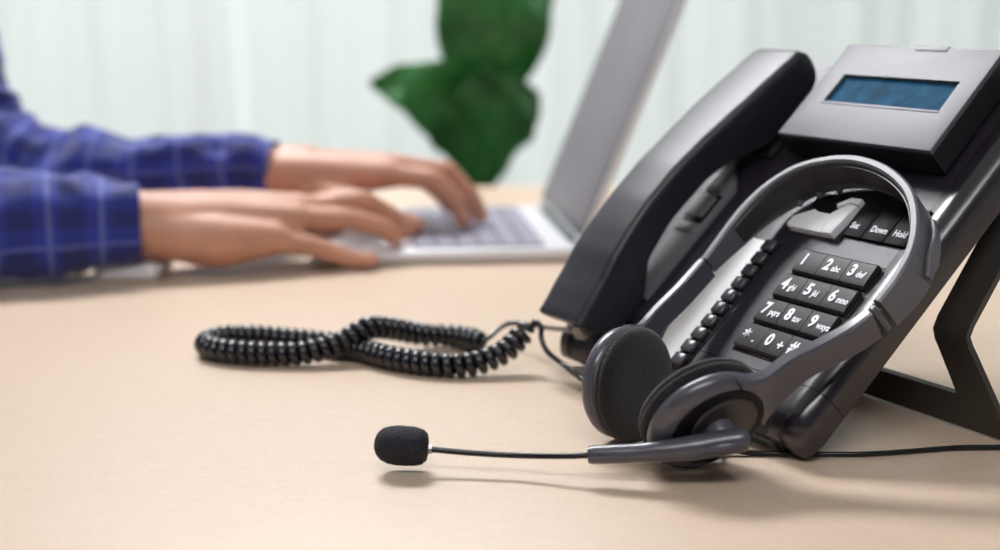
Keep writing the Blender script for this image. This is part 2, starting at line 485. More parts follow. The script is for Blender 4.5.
# navigation key and soft keys
bm = NB()
add_prism(bm, [(-8.55, 11.02), (-6.0, 11.02), (-6.3, 12.28), (-7.2, 12.28), (-7.6, 12.4), (-8.7, 11.75), (-8.75, 11.2)], 2.1, 2.62, .06)
add_prism(bm, [(-5.95, 11.02), (-5.3, 11.05), (-5.0, 13.05), (-5.6, 13.05), (-6.28, 12.32)], 2.1, 2.66, .06)
add_prism(bm, [(-6.2, 12.75), (-5.55, 13.14), (-4.95, 13.14), (-4.95, 13.5), (-5.7, 13.5), (-6.35, 12.95)], 2.1, 2.66, .05)
plink('navigation_key', bm, M['silver'], label='silver white faceted navigation key')
bm = NB(); add_box(bm, (-8.6, 11.0, 2.1), (-4.8, 13.8, 2.2), .03); plink('navigation_recess', bm, M['black'])
for (a, b, w_) in ((-5.0, -3.62, 'Set'), (-3.58, -2.1, 'Down'), (-2.06, -.65, 'Hold')):
    bm = NB(); add_box(bm, (a, 11.35, 2.1), (b, 13.75, 2.34), .05)
    k = plink('soft_key', bm, M['softkey'])
    bm = NB(); add_text(bm, w_, .54, Matrix.Translation(V((a+.24, 12.02, 2.345))) @ Matrix.Diagonal((.8, 1, 1, 1)), .04, .003); plink('lettering', bm, M['ink'], k, sharp=180)
# keypad
TXT = [('1', ''), ('2', 'abc'), ('3', 'def'), ('4', 'ghi'), ('5', 'jkl'), ('6', 'mno'), ('7', 'pqrs'), ('8', 'tuv'), ('9', 'wxyz'), ('*', '.'), ('0', '+'), ('#', '')]
bm = NB(); add_box(bm, (-6.34, 3.3, 2.1), (-.9, 10.05, 2.18), .03); plink('keypad_recess', bm, M['black'])
for i, (d, l) in enumerate(TXT):
    r, c = divmod(i, 3)
    u0 = -6.26+c*1.72; v1 = 9.95-r*1.665
    bm = NB()
    sec = [(v1, 2.1), (v1, 2.42), (v1-.12, 2.52), (v1-1.1, 2.47), (v1-1.36, 2.42), (v1-1.46, 2.3), (v1-1.46, 2.1)]
    add_loft(bm, [[(u, a, h) for a, h in sec] for u in (u0+.02, u0+1.70)])
    k = plink('keypad_key', bm, M['key'], sharp=20)
    bm = NB()
    if d == '*':
        for q in range(3):
            add_box(bm, (-.28, -.055, 0), (.28, .055, .008), 0, 1, Matrix.Translation(V((u0+.52, v1-.66, 2.512))) @ Matrix.Rotation(PI*q/3+PI/2, 4, 'Z'))
    else: add_text(bm, d, .98, Matrix.Translation(V((u0+.27, v1-.68, 2.515))) @ Matrix.Diagonal((.86, 1, 1, 1)), .04, .003)
    if l in ('.', '+'): add_text(bm, l, .8, Matrix.Translation(V((u0+1.12, v1-.82, 2.515))), .03, .003)
    elif l: add_text(bm, l, .52, Matrix.Translation(V((u0+.86, v1-.82, 2.515))) @ Matrix.Diagonal((.82, 1, 1, 1)), .035, .003)
    plink('lettering', bm, M['ink'], k, sharp=180)
# handset cradle: grey bed with the hook keys
bm = NB()
add_prism(bm, [(-17.4, 4.6), (-15.1, 4.6), (-15.1, 13.0), (-16.9, 15.0), (-17.4, 13.4)], 1.9, 2.22, .08)
cr = plink('cradle_bed', bm, M['grey_bed'], label='grey cradle bed under the handset')
for a, b in ((9.45, 10.05), (10.6, 12.1), (12.5, 13.0)):
    bm = NB(); add_box(bm, (-17.3, a, 2.2), (-15.75, b, 2.34), .06); plink('cradle_rib', bm, M['grey_bed'], cr)
bm = NB(); add_box(bm, (-17.35, 10.2, 2.15), (-15.5, 12.35, 2.245), .02); plink('hook_slot', bm, M['black'], cr)
bm = NB(); add_box(bm, (-18.9, 15.6, 1.9), (-14.1, 17.0, 2.3), .12); plink('cradle_ledge', bm, M['phone_side'], cr)
# stand: bent plate with a window cut in it
def stand_strip(bm, u0, u1, pts, th, flare=0.):
    n = len(pts)
    rings = []
    for i, (v, h) in enumerate(pts):
        a = V(pts[max(0, i-1)]); b = V(pts[min(n-1, i+1)])
        t = (b-a).normalized(); nn = V((-t.y, t.x))
        fl = max(0, (10.05-v)/2.3)*flare; a0, a1 = u0+fl*.8, u1+fl
        rings.append([(a0, v+nn.x*th, h+nn.y*th), (a1, v+nn.x*th, h+nn.y*th), (a1, v-nn.x*th, h-nn.y*th), (a0, v-nn.x*th, h-nn.y*th)])
    add_loft(bm, rings)
SP = [(19, -.75), (15, -1.4), (10.7, -2.25), (10.15, -2.48), (9.88, -2.85), (9.68, -3.35), (8.85, -5.05), (7.78, -7.12)]
bm = NB()
stand_strip(bm, -.6, 1.5, SP, .17, 1.9); stand_strip(bm, -18.6, -16.5, SP, .17)
stand_strip(bm, -16.55, .8, [(8.65, -5.5), (7.78, -7.12)], .17)
stand_strip(bm, -16.55, -.55, [(19, -.75), (17, -1.1)], .17)
stn = plink('stand', bm, M['stand'], label='black fold-out stand holding the telephone up')
bm = NB(); add_box(bm, (-18.6, 18.6, -.95), (-.3, 19.6, -.3), .1); plink('stand_hinge', bm, M['phone_side'], stn)
for a, b in ((2.1, 3.3), (-18.6, -17.7)):
    bm = NB(); add_box(bm, (a, 7.74, -7.24), (b, 8.4, -6.8), .1); plink('rubber_foot', bm, M['cable'], stn)

# ------------------------------------------------------------------ handset (lies in the cradle)
hr = thing('telephone_handset', 'black telephone handset lying in the cradle of the desk telephone', 'handset', P(-17, 4, 2.2))
HT = [(.6, 4.75), (.8, 4.84), (1.1, 4.93), (3, 5.35), (5, 5.85), (6.8, 6.1), (8.5, 6.24), (11, 6.24), (13.3, 6.03), (15.5, 5.78), (17.6, 5.5), (20, 5.15), (21.2, 4.95), (21.6, 4.82), (21.85, 4.45)]
HB = [(.6, 4.3), (.9, 3.6), (1.4, 2.75), (2.0, 2.3), (4.2, 2.28), (5, 2.8), (6.2, 3.75), (9, 4.15), (12, 4.05), (14, 3.6), (15.2, 2.9), (16.5, 2.35), (20.3, 2.32), (21.2, 2.6), (21.6, 3.0), (21.85, 3.5)]
bm = NB(); rings = []
vs = [.6, .7, .8, .95, 1.1, 1.35, 1.6]+[2+.5*k for k in range(39)]+[21.2, 21.4, 21.6, 21.75, 21.85]
for v in vs:
    ht, hb = interp(HT, v), interp(HB, v)
    e = interp([(.6, .1), (.8, .02), (1, 0), (21.0, 0), (21.5, .08), (21.85, .25)], v)
    mid = interp([(4, 0), (8, .18), (13, .18), (17, 0)], v)
    uL, uR = -19.15+e+mid, -14.75-e-mid
    th = ht-hb; ch = min(.5, th*.4)
    arc = [(uR-.5*ch/.5+ch*math.cos(q*PI/12), ht-ch+ch*math.sin(q*PI/12)) for q in range(7)]
    arc2 = [(uL+ch-ch*math.cos(q*PI/12), ht-ch+ch*math.sin(q*PI/12)) for q in range(6, -1, -1)]
    lo = .18*min(1, th)
    sec = [(uR-.22, hb), (uR, hb+lo)]+arc+[((uL+uR)/2, ht+.03)]+arc2+[(uL, hb+lo), (uL+.22, hb)]
    rings.append([(a, v, h) for a, h in sec])
add_loft(bm, rings); plink('handset_body', bm, M['handset'], hr, sharp=28)
bm = NB(); add_box(bm, (-18.1, 17.15, 2.2), (-15.8, 20.3, 2.36), .15, 3); plink('earpiece_grille', bm, M['black'], hr)
bm = NB(); add_box(bm, (-18.1, 1.9, 2.16), (-15.8, 3.8, 2.32), .15, 3); plink('mouthpiece_grille', bm, M['black'], hr)

# ------------------------------------------------------------------ coiled cord
def W(x, y, z): return V((x/100, y/100, z/100))
cp = [(-1.0, 81.6, .85), (-1.9, 82.9, .8), (-3.2, 83.7, .8), (-4.7, 83.5, .9), (-6.4, 82.4, 1.5), (-7.9, 81.0, 1.9), (-9.6, 79.9, 1.2), (-11.8, 79.3, .8), (-14.6, 79.5, .75), (-16.6, 80.2, .75), (-17.75, 81.6, .75), (-17.5, 83.1, .75), (-16.0, 83.9, .75), (-13.0, 83.0, .75), (-10.4, 81.9, .75), (-8.4, 80.5, .72), (-6.2, 78.4, .72), (-3.5, 77.0, .72), (-1.5, 77.0, .78), (.2, 77.6, 1.3), (1.1, 78.2, 2.0), (1.75, 78.5, 2.6)]
path = spline([W(*p) for p in cp], 14)
# resample by arc length
L = [0.]
for a, b in zip(path, path[1:]): L.append(L[-1]+(b-a).length)
def at_len(s):
    for i in range(len(L)-1):
        if s <= L[i+1]:
            t = (s-L[i])/(L[i+1]-L[i]); return path[i].lerp(path[i+1], t)
    return path[-1].copy()
pitch = .0060; turns = L[-1]/pitch; nseg = 14
n_tot = int(turns*nseg)
centre = [at_len(L[-1]*k/n_tot) for k in range(n_tot+1)]
T, N = frames(centre)
hel = []
for k, c in enumerate(centre):
    a = 2*PI*k/nseg; B = T[k].cross(N[k])
    hel.append(c+(N[k]*math.cos(a)+B*math.sin(a))*.0047*min(1, .2+k/20, .35+(n_tot-k)/9))
A_end = spline([hel[0], W(-.55, 82.3, 1.1), W(.0, 83.0, 1.45), W(.74, 83.6, 1.62), W(1.84, 82.9, 1.66), W(2.95, 80.2, 2.1), W(3.87, 76.6, 2.85), W(4.45, 74.65, 3.28)], 10)
B_end = spline([hel[-1], W(2.03, 78.6, 2.9), W(2.36, 78.1, 2.68), W(2.38, 77.5, 2.15), W(2.73, 77.0, 1.47), W(3.66, 75.7, 1.0), W(4.64, 73.3, .8), W(6.6, 71.5, .4), W(8.4, 72.2, .4)], 10)
wire = A_end[::-1][:-1]+hel+B_end[1:]
k0, k1 = len(A_end)-1, len(A_end)-1+len(hel)
wr_ = [.0016+.0012*max(0, min(1, (i-k0)/30, (k1-i)/30)) for i in range(len(wire))]
bm = NB(); add_tube(bm, wire, wr_, 8)
cc = link('coiled_cord', bm, M['cord'], None, 180)
top(cc, 'black coiled handset cord lying in a twisted loop on the desk', 'cord', None, tuple(W(-8, 80.5, 0)))
bm = NB(); pl = A_end[-1]; dr = (P(-15.6, 1.3, 3.7)-pl).normalized()
add_box(bm, (-.0045, -.004, -.003), (.0045, .004, .012), .001, 2, axis_matrix(pl, dr)); link('plug', bm, M['plug'], cc, label='clear plug at the handset end')

# ------------------------------------------------------------------ headset
hs = thing('headset', 'dark grey call headset with boom microphone leaning on the desk telephone', 'headset', (.093, .602, 0))
def hlink(name, bm, m, parent=None, **k): return link(name, bm, m, parent or hs, **k)
# headband ribbon: centre line in the face plane, width along h
AC = [(2.55, 6.75), (2.55, 8.2), (2.25, 9.7), (1.45, 11.2), (.1, 12.7), (-1.4, 13.65), (-3.2, 14.3), (-5.2, 14.55), (-7.0, 14.25), (-8.6, 13.45), (-9.6, 12.1), (-10.0, 10.6), (-10.05, 9.2), (-9.95, 7.9), (-9.86, 6.65)]
nA = len(AC)-1
def ribbon(bm, pts, hA, hB, th, n=8):
    sp_ = spline([V((u, v, 0)) for u, v in pts], n)
    rings = []
    m_ = len(sp_)-1
    for i, p in enumerate(sp_):
        t = (sp_[min(m_, i+1)]-sp_[max(0, i-1)]).normalized(); nn = V((t.y, -t.x, 0))
        s = i/m_; a, b = interp(hA, s), interp(hB, s); hw = th/2; bv = th*.22
        sec = [(hw, b+bv), (hw, a-bv), (hw-bv, a), (-hw+bv, a), (-hw, a-bv), (-hw, b+bv), (-hw+bv, b), (hw-bv, b)]
        rings.append([p+nn*d+V((0, 0, h)) for d, h in sec])
    add_loft(bm, rings)
bm = NB(); ribbon(bm, AC, [(0, 4.6), (1, 4.6)], [(0, 2.75), (.12, 2.42), (.3, 2.36), (.7, 2.36), (.82, 2.8), (1, 3.5)], .48)
hb_ = NB(); me_ = None
bm.transform(PH); band = hlink('headband', bm, M['band'], sharp=30, label='grey plastic headband')
# inner lining and the toothed far edge
bm = NB(); ribbon(bm, [(u*.955-.17, 6.75+(v-6.75)*.955) for u, v in AC[1:-2]], [(0, 4.3), (1, 4.3)], [(0, 2.8), (1, 3.2)], .10)
bm.transform(PH); hlink('inner_lining', bm, M['hs_dark'], band)
for q, i in enumerate((8, 8.7, 9.4)):
    a, b = V(AC[int(i)]), V(AC[int(i)+1]); c = a.lerp(b, i-int(i))
    bm = NB(); add_box(bm, (c.x*.97-.12-.16, c.y*.965+.1-.16, 2.5), (c.x*.97-.12+.16, c.y*.965+.1+.16, 2.75), .05)
    bm.transform(PH); hlink('adjustment_notch', bm, M['band'], band)
# raised grip on the outside of the band, near side
bm = NB(); ribbon(bm, [(2.78, 9.4), (2.42, 10.4), (1.85, 11.5), (1.05, 12.4)], [(0, 3.3), (.3, 3.7), (1, 3.5)], [(0, 3.0), (.3, 2.75), (1, 3.2)], .22)
bm.transform(PH); hlink('band_grip', bm, M['band'], band)

def slat(bm, pts, wid, th, wdirs, n=10):
    """bar through pts (phone cm), wid along wdir, th across."""
    sp_ = spline([V(p) for p in pts], n); m_ = len(sp_)-1
    rings = []
    for i, p in enumerate(sp_):
        s = i/m_; t = (sp_[min(m_, i+1)]-sp_[max(0, i-1)]).normalized()
        wd = (V(wdirs[0]).lerp(V(wdirs[1]), s)); wd = (wd-t*wd.dot(t)).normalized(); nd = t.cross(wd)
        w2 = interp(wid, s)/2; t2 = interp(th, s)/2; bv = min(w2, t2)*.35
        sec = [(w2, t2-bv), (w2-bv, t2), (-w2+bv, t2), (-w2, t2-bv), (-w2, -t2+bv), (-w2+bv, -t2), (w2-bv, -t2), (w2, -t2+bv)]
        rings.append([p+wd*a+nd*b for a, b in sec])
    add_loft(bm, rings)

Npt = V((.093, .6024, .0262)); Nn = V((.34, -.793, -.506)).normalized()
Fpt = V((.0600, .6575, .0284)); Fn = V((.725, -.685, .044)).normalized()
PHI = PH.inverted()
Nl = PHI @ Npt; Nnl = (PR.transposed() @ Nn).normalized()
Fl = PHI @ Fpt; Fnl = (PR.transposed() @ Fn).normalized()
vN = (V((0, 1, 0))-Nnl*Nnl.y).normalized(); vF = (V((0, 1, 0))-Fnl*Fnl.y).normalized()
# inner sliders (thin, dark, seen in the gap) and the arms
bm = NB(); slat(bm, [(2.55, 7.6, 3.6), (2.5, 6.6, 3.65), (2.3, 5.4, 3.85)], [(0, 1.0), (1, 1.0)], [(0, .3), (1, .3)], [(0, 0, 1), (0, 0, 1)], 4)
bm.transform(PH); sl = hlink('slider', bm, M['hs_dark'], sharp=30)
bm = NB(); add_box(bm, (2.42, 6.15, 3.0), (2.78, 6.5, 4.55), .08); bm.transform(PH); hlink('slider_stop', bm, M['hs'], sl)
armT = Nl+vN*2.55+Nnl*.25
bm = NB(); slat(bm, [(2.42, 6.05, 3.72), (2.2, 5.0, 3.95), (1.75, 3.7, 4.3), (1.2, 2.3, 4.7), tuple(Nl+vN*3.0+Nnl*.3), tuple(Nl+vN*2.1+Nnl*.25)],
     [(0, 1.55), (.5, 1.6), (.75, 2.0), (.88, 2.9), (1, 4.0)], [(0, .55), (.6, .7), (1, .8)], [(0, 0, 1), tuple(Nnl.cross(vN))])
bm.transform(PH); hlink('arm', bm, M['hs'], sharp=40)
bm = NB(); slat(bm, [(-9.86, 6.5, 4.0), (-9.75, 4.5, 4.2), (-9.5, 2.6, 4.6), (-8.9, .9, 5.1), tuple(Fl+vF*2.2-Fnl*.9), tuple(Fl+vF*1.0-Fnl*1.2)],
     [(0, 1.3), (.5, 1.3), (.8, 1.8), (1, 2.6)], [(0, .5), (1, .6)], [(0, 0, 1), tuple(Fnl.cross(vF))])
bm.transform(PH); hlink('arm', bm, M['hs'], sharp=40)
# ear cups
def earcup(c, out, label, sc_, dome):
    # out: direction pointing away from the head
    T_ = axis_matrix(c, out) @ Matrix.Scale(.01*sc_, 4)
    bm = NB()
    add_lathe(bm, [(0, -.45), (2.3, -.45), (2.72, -.38), (2.86, -.15), (2.9, .05), (2.86, .25), (2.72, .46), (2.45, .62), (2.2, .68), (1.9, .70), (0, .70)], T_, 64)
    e = hlink('earcup', bm, M['hs'], sharp=50, label=label)
    bm = NB()
    add_lathe(bm, [(0, -.36), (2.55, -.36), (2.84, -.40), (2.96, -.54), (2.96, -.68), (2.90, -.76), (2.95, -.80), (2.93, -.95), (2.8, -1.12), (2.5, -1.24-dome*.12), (1.9, -1.26-dome*.3), (1.1, -1.24-dome*.42), (0, -1.22-dome*.46)], T_, 64)
    hlink('ear_pad', bm, M['pad'], e, sharp=180, label='black foam ear pad')
    return e, T_
eN, TN = earcup(Npt, Nn, 'charcoal ear cup carrying the microphone boom', 1., 0.)
eF, TF = earcup(Fpt, -Fn, 'charcoal ear cup turned with its pad to the viewer', .95, .5)
# outer disc on the near cup, set off towards the arm
arm_dir = (PR @ vN).normalized()
Td = axis_matrix(Npt+Nn*.0066+arm_dir*.0026, Nn) @ Matrix.Scale(.01, 4)
bm = NB(); add_lathe(bm, [(2.3, -.1), (2.3, .045), (2.25, .052), (0, .052)], Td, 56); hlink('groove_shade', bm, M['softkey'], eN)  # flat black disc standing in for the shade of a recessed groove
Td = axis_matrix(Npt+Nn*.0066+arm_dir*.0058, Nn) @ Matrix.Scale(.01, 4)
bm = NB(); add_lathe(bm, [(1.64, -.1), (1.64, .10), (1.57, .19), (1.42, .17), (1.1, .22), (0, .24)], Td, 56); hlink('outer_disc', bm, M['hs_dark'], eN)
lf = V((-1, 0, -.15)); lf = (lf-Nn*lf.dot(Nn)).normalized()
bm = NB(); add_box(bm, (-.07, -.26, -.1), (.07, .26, .12), .05, 2, axis_matrix(Npt+Nn*.0066+arm_dir*.0058+lf*.0142, Nn, lf) @ Matrix.Scale(.01, 4)); hlink('vent_slot', bm, M['black'], eN)
# boom pivot and boom
bm = NB(); Tk = axis_matrix(V((.0975, .5957, .0236)), Nn) @ Matrix.Scale(.01, 4)
add_lathe(bm, [(.78, -.4), (.78, .55), (.7, .72), (.5, .8), (0, .82)], Tk, 32); hlink('boom_pivot', bm, M['hs'], eN)
bp = spline([W(10.95, 58.35, 2.33), W(10.3, 58.38, 2.22), W(9.3, 58.45, 2.02), W(8.3, 58.5, 1.83), W(7.2, 58.6, 1.68), W(6.0, 58.8, 1.52), W(4.9, 59.0, 1.40), W(3.95, 59.2, 1.30)], 5)
m_ = len(bp)-1
rad = []
for i in range(m_+1):
    s = i/m_
    r = interp([(0, .30), (.025, .46), (.08, .54), (.2, .58), (.4, .57), (.55, .50), (.7, .44), (.97, .42), (1, .38)], s)
    rad.append(r/100)
bm = NB(); add_tube(bm, bp, rad, 20, up=(0, 0, 1)); boom = hlink('microphone_boom', bm, M['hs'], sharp=60)
bm = NB(); mid = bp[8]
add_tube(bm, [bp[i]+V((0, -rad[i]*.93, 0)) for i in range(4, 13)], [.0005+.0019*math.sin(PI*(i-3.5)/9.2) for i in range(4, 13)], 12, up=(0, 0, 1)); hlink('thumb_recess', bm, M['hs'], boom)
wp = spline([W(4.1, 59.18, 1.30), W(3.0, 59.4, 1.18), W(1.0, 60.0, 1.0), W(-1.2, 60.35, 1.0), W(-3.35, 60.6, 1.11)], 8)
bm = NB(); add_tube(bm, wp, .0014, 12); hlink('boom_wire', bm, M['cable'], boom, sharp=180)
bm = NB(); add_tube(bm, [W(-3.1, 60.58, 1.10), W(-3.3, 60.6, 1.11)], .0021, 16); hlink('boom_collar', bm, M['chrome'], boom)
bm = NB()
Tf = axis_matrix(W(-4.47, 60.7, 1.24), (-1, .03, .06)) @ Matrix.Scale(.01, 4)
add_lathe(bm, [(.0, -1.16), (.35, -1.2), (.62, -1.14), (.80, -.95), (.88, -.6), (.91, -.2), (.91, .2), (.86, .6), (.74, .92), (.52, 1.14), (.27, 1.25), (0, 1.28)], Tf, 40)
bmesh.ops.subdivide_edges(bm, edges=bm.edges[:], cuts=1, use_grid_fill=True)
for v in bm.verts: v.co += (v.co-W(-4.47, 60.7, 1.24)).normalized()*.00022*noise.noise(v.co*900)
hlink('foam_windscreen', bm, M['foam'], boom, sharp=180, label='black foam windscreen on the microphone')
# headset cable running off to the right
bm = NB(); add_tube(bm, spline([Npt-Nn*.002+V((.012, .008, -.012)), W(10.4, 62.9, .5), W(11.6, 62.95, .17), W(13.2, 62.8, .15), W(15.2, 62.75, .15), W(17.2, 62.75, .15), W(19.2, 63.1, .15), W(22, 63.7, .15), W(26, 64.0, .15), W(34, 66, .15), W(46, 72, .15), W(62, 86, .15), W(80, 98, .15), W(104, 104, .15), W(123, 106, .15)], 10), .0013, 10)
hlink('headset_cable', bm, M['cable'], sharp=180, label='thin black headset cable')

# ------------------------------------------------------------------ laptop
lp = thing('laptop', 'open silver laptop being typed on at the far side of the desk', 'laptop', (-.04, 1.24, 0))
LT = Matrix.Translation(V((.066, 1.126, 0))) @ Matrix.Rotation(math.radians(6.0), 4, 'Z') @ Matrix.Scale(.01, 4)
# local: x<0 towards the user, y away from the camera (0..25), z up
def llink(name, bm, m, parent=None, **k):
    bm.transform(LT); return link(name, bm, m, parent or lp, **k)
bm = NB(); add_box(bm, (-22, 0, .15), (0, 25, 1.15), .25, 3); base = llink('base', bm, M['alu'])
for x in (-20.5, -1.5):
    for y in (1.5, 23.5):
        bm = NB(); add_box(bm, (x-.6, y-.6, 0), (x+.6, y+.6, .25), .05); llink('rubber_foot', bm, M['cable'], base)
bm = NB(); add_box(bm, (-13.6, 1.3, 1.1), (-2.6, 23.7, 1.17), .02); kb = llink('keyboard', bm, M['bezel'])
bm = NB()
for r in range(6):
    for c in range(12):
        x = -13.4+r*1.8; y = 1.5+c*1.835
        add_box(bm, (x, y, 1.15), (x+1.62, y+1.65, 1.32), .06, 1)
llink('keyboard_keys', bm, M['lapkey'], kb)
bm = NB(); add_box(bm, (-20.6, 8.2, 1.13), (-14.8, 16.8, 1.17), .03); llink('trackpad', bm, M['alu'])
LID = LT @ Matrix.Translation(V((-.1, 0, 1.1))) @ Matrix.Rotation(math.radians(21.7), 4, 'Y')
bm = NB(); add_box(bm, (-.1, 0, .3), (.55, 25, 24), .2, 3); bm.transform(LID); lid = link('lid', bm, M['alu'], lp)
bm = NB(); add_box(bm, (-.16, .35, .9), (-.05, 24.7, 23.6), .03); bm.transform(LID); dsp = link('display_bezel', bm, M['bezel'], lid)
bm = NB(); add_box(bm, (-.2, .8, 1.6), (-.1, 24.2, 23.0), .02); bm.transform(LID); link('screen', bm, M['lapscreen'], lid, label='unlit laptop screen with its grey reflection painted in')
bm = NB(); add_tube(bm, [LT @ V((0, 3, 1.2)), LT @ V((0, 22, 1.2))], .005, 12); link('hinge', bm, M['bezel'], lp)

# white wrist rest under the near wrist
bm = NB(); add_box(bm, (-.312, 1.042, 0), (-.262, 1.10, .013), .006, 4)
top(link('wrist_rest', bm, M['rest'], None, 60), 'small white rounded pad on the desk under the near wrist', 'wrist rest', None, (-.287, 1.07, 0))

# ------------------------------------------------------------------ person
def fcm(*p): return V(p)/100
bm = NB()
def chain(pts, rad, n=14):
    for (a, b, r0, r1) in zip(pts, pts[1:], rad, rad[1:]): add_capsule(bm, a, b, r0/100, r1/100, n)
# torso, neck, head
chain([fcm(-80, 119, -22), fcm(-78, 119, 0), fcm(-75, 119, 18), fcm(-73, 119, 30)], [13, 12.5, 14.5, 11])
chain([fcm(-73, 104, 30), fcm(-73, 119, 33), fcm(-73, 134, 30)], [4.6, 7, 4.6])
chain([fcm(-72, 119, 34), fcm(-69, 119, 44)], [5.8, 5.4])
chain([fcm(-69, 119, 52), fcm(-66.5, 119, 46), fcm(-62.5, 119, 43)], [9.2, 8, 4.5], 20)
chain([fcm(-60.2, 119, 51), fcm(-57.6, 119, 48)], [.9, 1.5])
chain([fcm(-59.5, 117.2, 44.7), fcm(-59.2, 119, 44.6), fcm(-59.5, 120.8, 44.7)], [.8, 1.0, .8])
for s in (-1, 1):
    chain([fcm(-69, 119+8.6*s, 51), fcm(-69.5, 119+9.2*s, 47.5)], [1.9, 1.3])
    chain([fcm(-60.8, 119+3.2*s, 53.2), fcm(-60.8, 119+5*s, 52.8)], [1.0, .8])
    # hips and legs
    chain([fcm(-80, 119+8*s, -25), fcm(-42, 119+10*s, -25), fcm(-40, 119+10*s, -67)], [8.5, 6.2, 4.4])
    chain([fcm(-41, 119+10*s, -70), fcm(-28, 119+11*s, -71)], [3.6, 2.6])
# near (right) arm and hand
RS, RE, RW = fcm(-71, 101, 29), fcm(-58, 97.5, 5.0), fcm(-29.5, 106.4, 4.1)
chain([fcm(-72, 103.5, 29), fcm(-69, 99.6, 23), fcm(-63, 96.8, 12), fcm(-58, 97.3, 5.2), fcm(-50, 99.6, 4.4), fcm(-40, 103.0, 4.2), RW], [4.2, 4, 3.6, 3.2, 2.8, 2.2, 2.3])
chain([RW, fcm(-25, 107.8, 3.65)], [2.85, 2.7])
kn = {'index': fcm(-16.6, 114.1, 4.15), 'middle': fcm(-15.8, 111.9, 4.45), 'ring': fcm(-16.4, 109.7, 3.95), 'little': fcm(-17.8, 107.7, 2.75)}
chain([fcm(-27, 105.9, 3.6), fcm(-22, 106.8, 2.75), kn['little']], [1.9, 2.2, 1.4])
for a_, b_ in (('index', 'middle'), ('middle', 'ring'), ('ring', 'little')):
    chain([fcm(-23, 108.5, 3.7), (kn[a_]+kn[b_])/2-fcm(.8, 0, .3)], [2.4, 1.15])
chain([fcm(-27, 106.9, 3.95), fcm(-21.5, 108.7, 4.05), kn['ring']], [2.5, 2.0, 1.35])
chain([fcm(-27, 107.7, 4.15), fcm(-21, 110.7, 4.35), kn['middle']], [2.5, 2.0, 1.35])
chain([fcm(-27, 108.3, 3.95), fcm(-21, 112.5, 4.05), kn['index']], [2.4, 1.9, 1.3])
chain([kn['index'], fcm(-12.6, 116.1, 4.8), fcm(-10.2, 117.1, 3.3), fcm(-9.2, 117.7, 2.1)], [1.1, .95, .85, .75])
chain([kn['middle'], fcm(-11.4, 113.7, 5), fcm(-8.8, 114.7, 3.4), fcm(-7.9, 115.1, 2.1)], [1.1, .95, .85, .75])
chain([kn['ring'], fcm(-12.2, 111.1, 3.85), fcm(-9.6, 111.9, 3), fcm(-8.6, 112.3, 2.05)], [1.05, .92, .82, .72])
chain([kn['little'], fcm(-14.4, 108.3, 1.95), fcm(-12, 108.7, 1.05), fcm(-10.2, 109, 0.85)], [1.0, .86, .76, .66])
chain([fcm(-25, 109.7, 2.95), fcm(-20.8, 114.7, 2.25), fcm(-17, 117.1, 1.75), fcm(-14, 118.1, 2.2)], [1.9, 1.4, 1.1, .85])
# far (left) arm and hand
LS, LE, LW = fcm(-71, 137, 29), fcm(-46, 124.5, 8), fcm(-21.5, 122.3, 6.3)
chain([fcm(-72, 134.5, 29), fcm(-67, 134, 25), fcm(-53, 128.6, 17.5), fcm(-47.6, 125.6, 9), fcm(-41.5, 124.4, 6.2), fcm(-32, 123.3, 5.8), LW], [4, 4, 3.6, 3.2, 2.7, 2.3, 2.1])
chain([LW, fcm(-17.5, 122.8, 6.2)], [2.2, 2.5])
kl = {'index': fcm(-9.6, 120.7, 6.2), 'middle': fcm(-8.9, 123, 6.6), 'ring': fcm(-9.5, 125.2, 6.3), 'little': fcm(-10.8, 127.2, 5.6)}
for k_, st in (('index', -1.2), ('middle', -.3), ('ring', .5), ('little', 1.2)):
    a = fcm(-19, 122.7+st, 6.1); b = a.lerp(kl[k_], .55)
    chain([a, b, kl[k_]], [2.2, 1.8, 1.25])
chain([kl['index'], fcm(-5.8, 120.2, 5.9), fcm(-3.9, 120.3, 4.0), fcm(-3.2, 120.4, 2.2)], [1.05, .95, .85, .75])
chain([kl['middle'], fcm(-4.6, 123.3, 6.2), fcm(-2.6, 123.6, 4.0), fcm(-1.8, 123.8, 2.2)], [1.1, .95, .85, .75])
chain([kl['ring'], fcm(-5.4, 126, 5.8), fcm(-3.4, 126.6, 3.7), fcm(-2.6, 126.9, 2.2)], [1.05, .92, .82, .72])
chain([kl['little'], fcm(-7.4, 128.4, 5.0), fcm(-5.6, 129, 3.3), fcm(-4.8, 129.2, 2.1)], [.95, .84, .75, .66])
chain([fcm(-17, 121, 5), fcm(-13, 118.6, 3.8), fcm(-9.8, 117.9, 2.9), fcm(-7.2, 118, 2.2)], [1.8, 1.35, 1.05, .85])
bm = remeshed(bm, .0028, 5)
person = link('person', bm, M['skin'], None, 180)
top(person, 'person in a blue plaid shirt typing with both hands on the laptop', 'person', None, (-.78, 1.19, FZ))

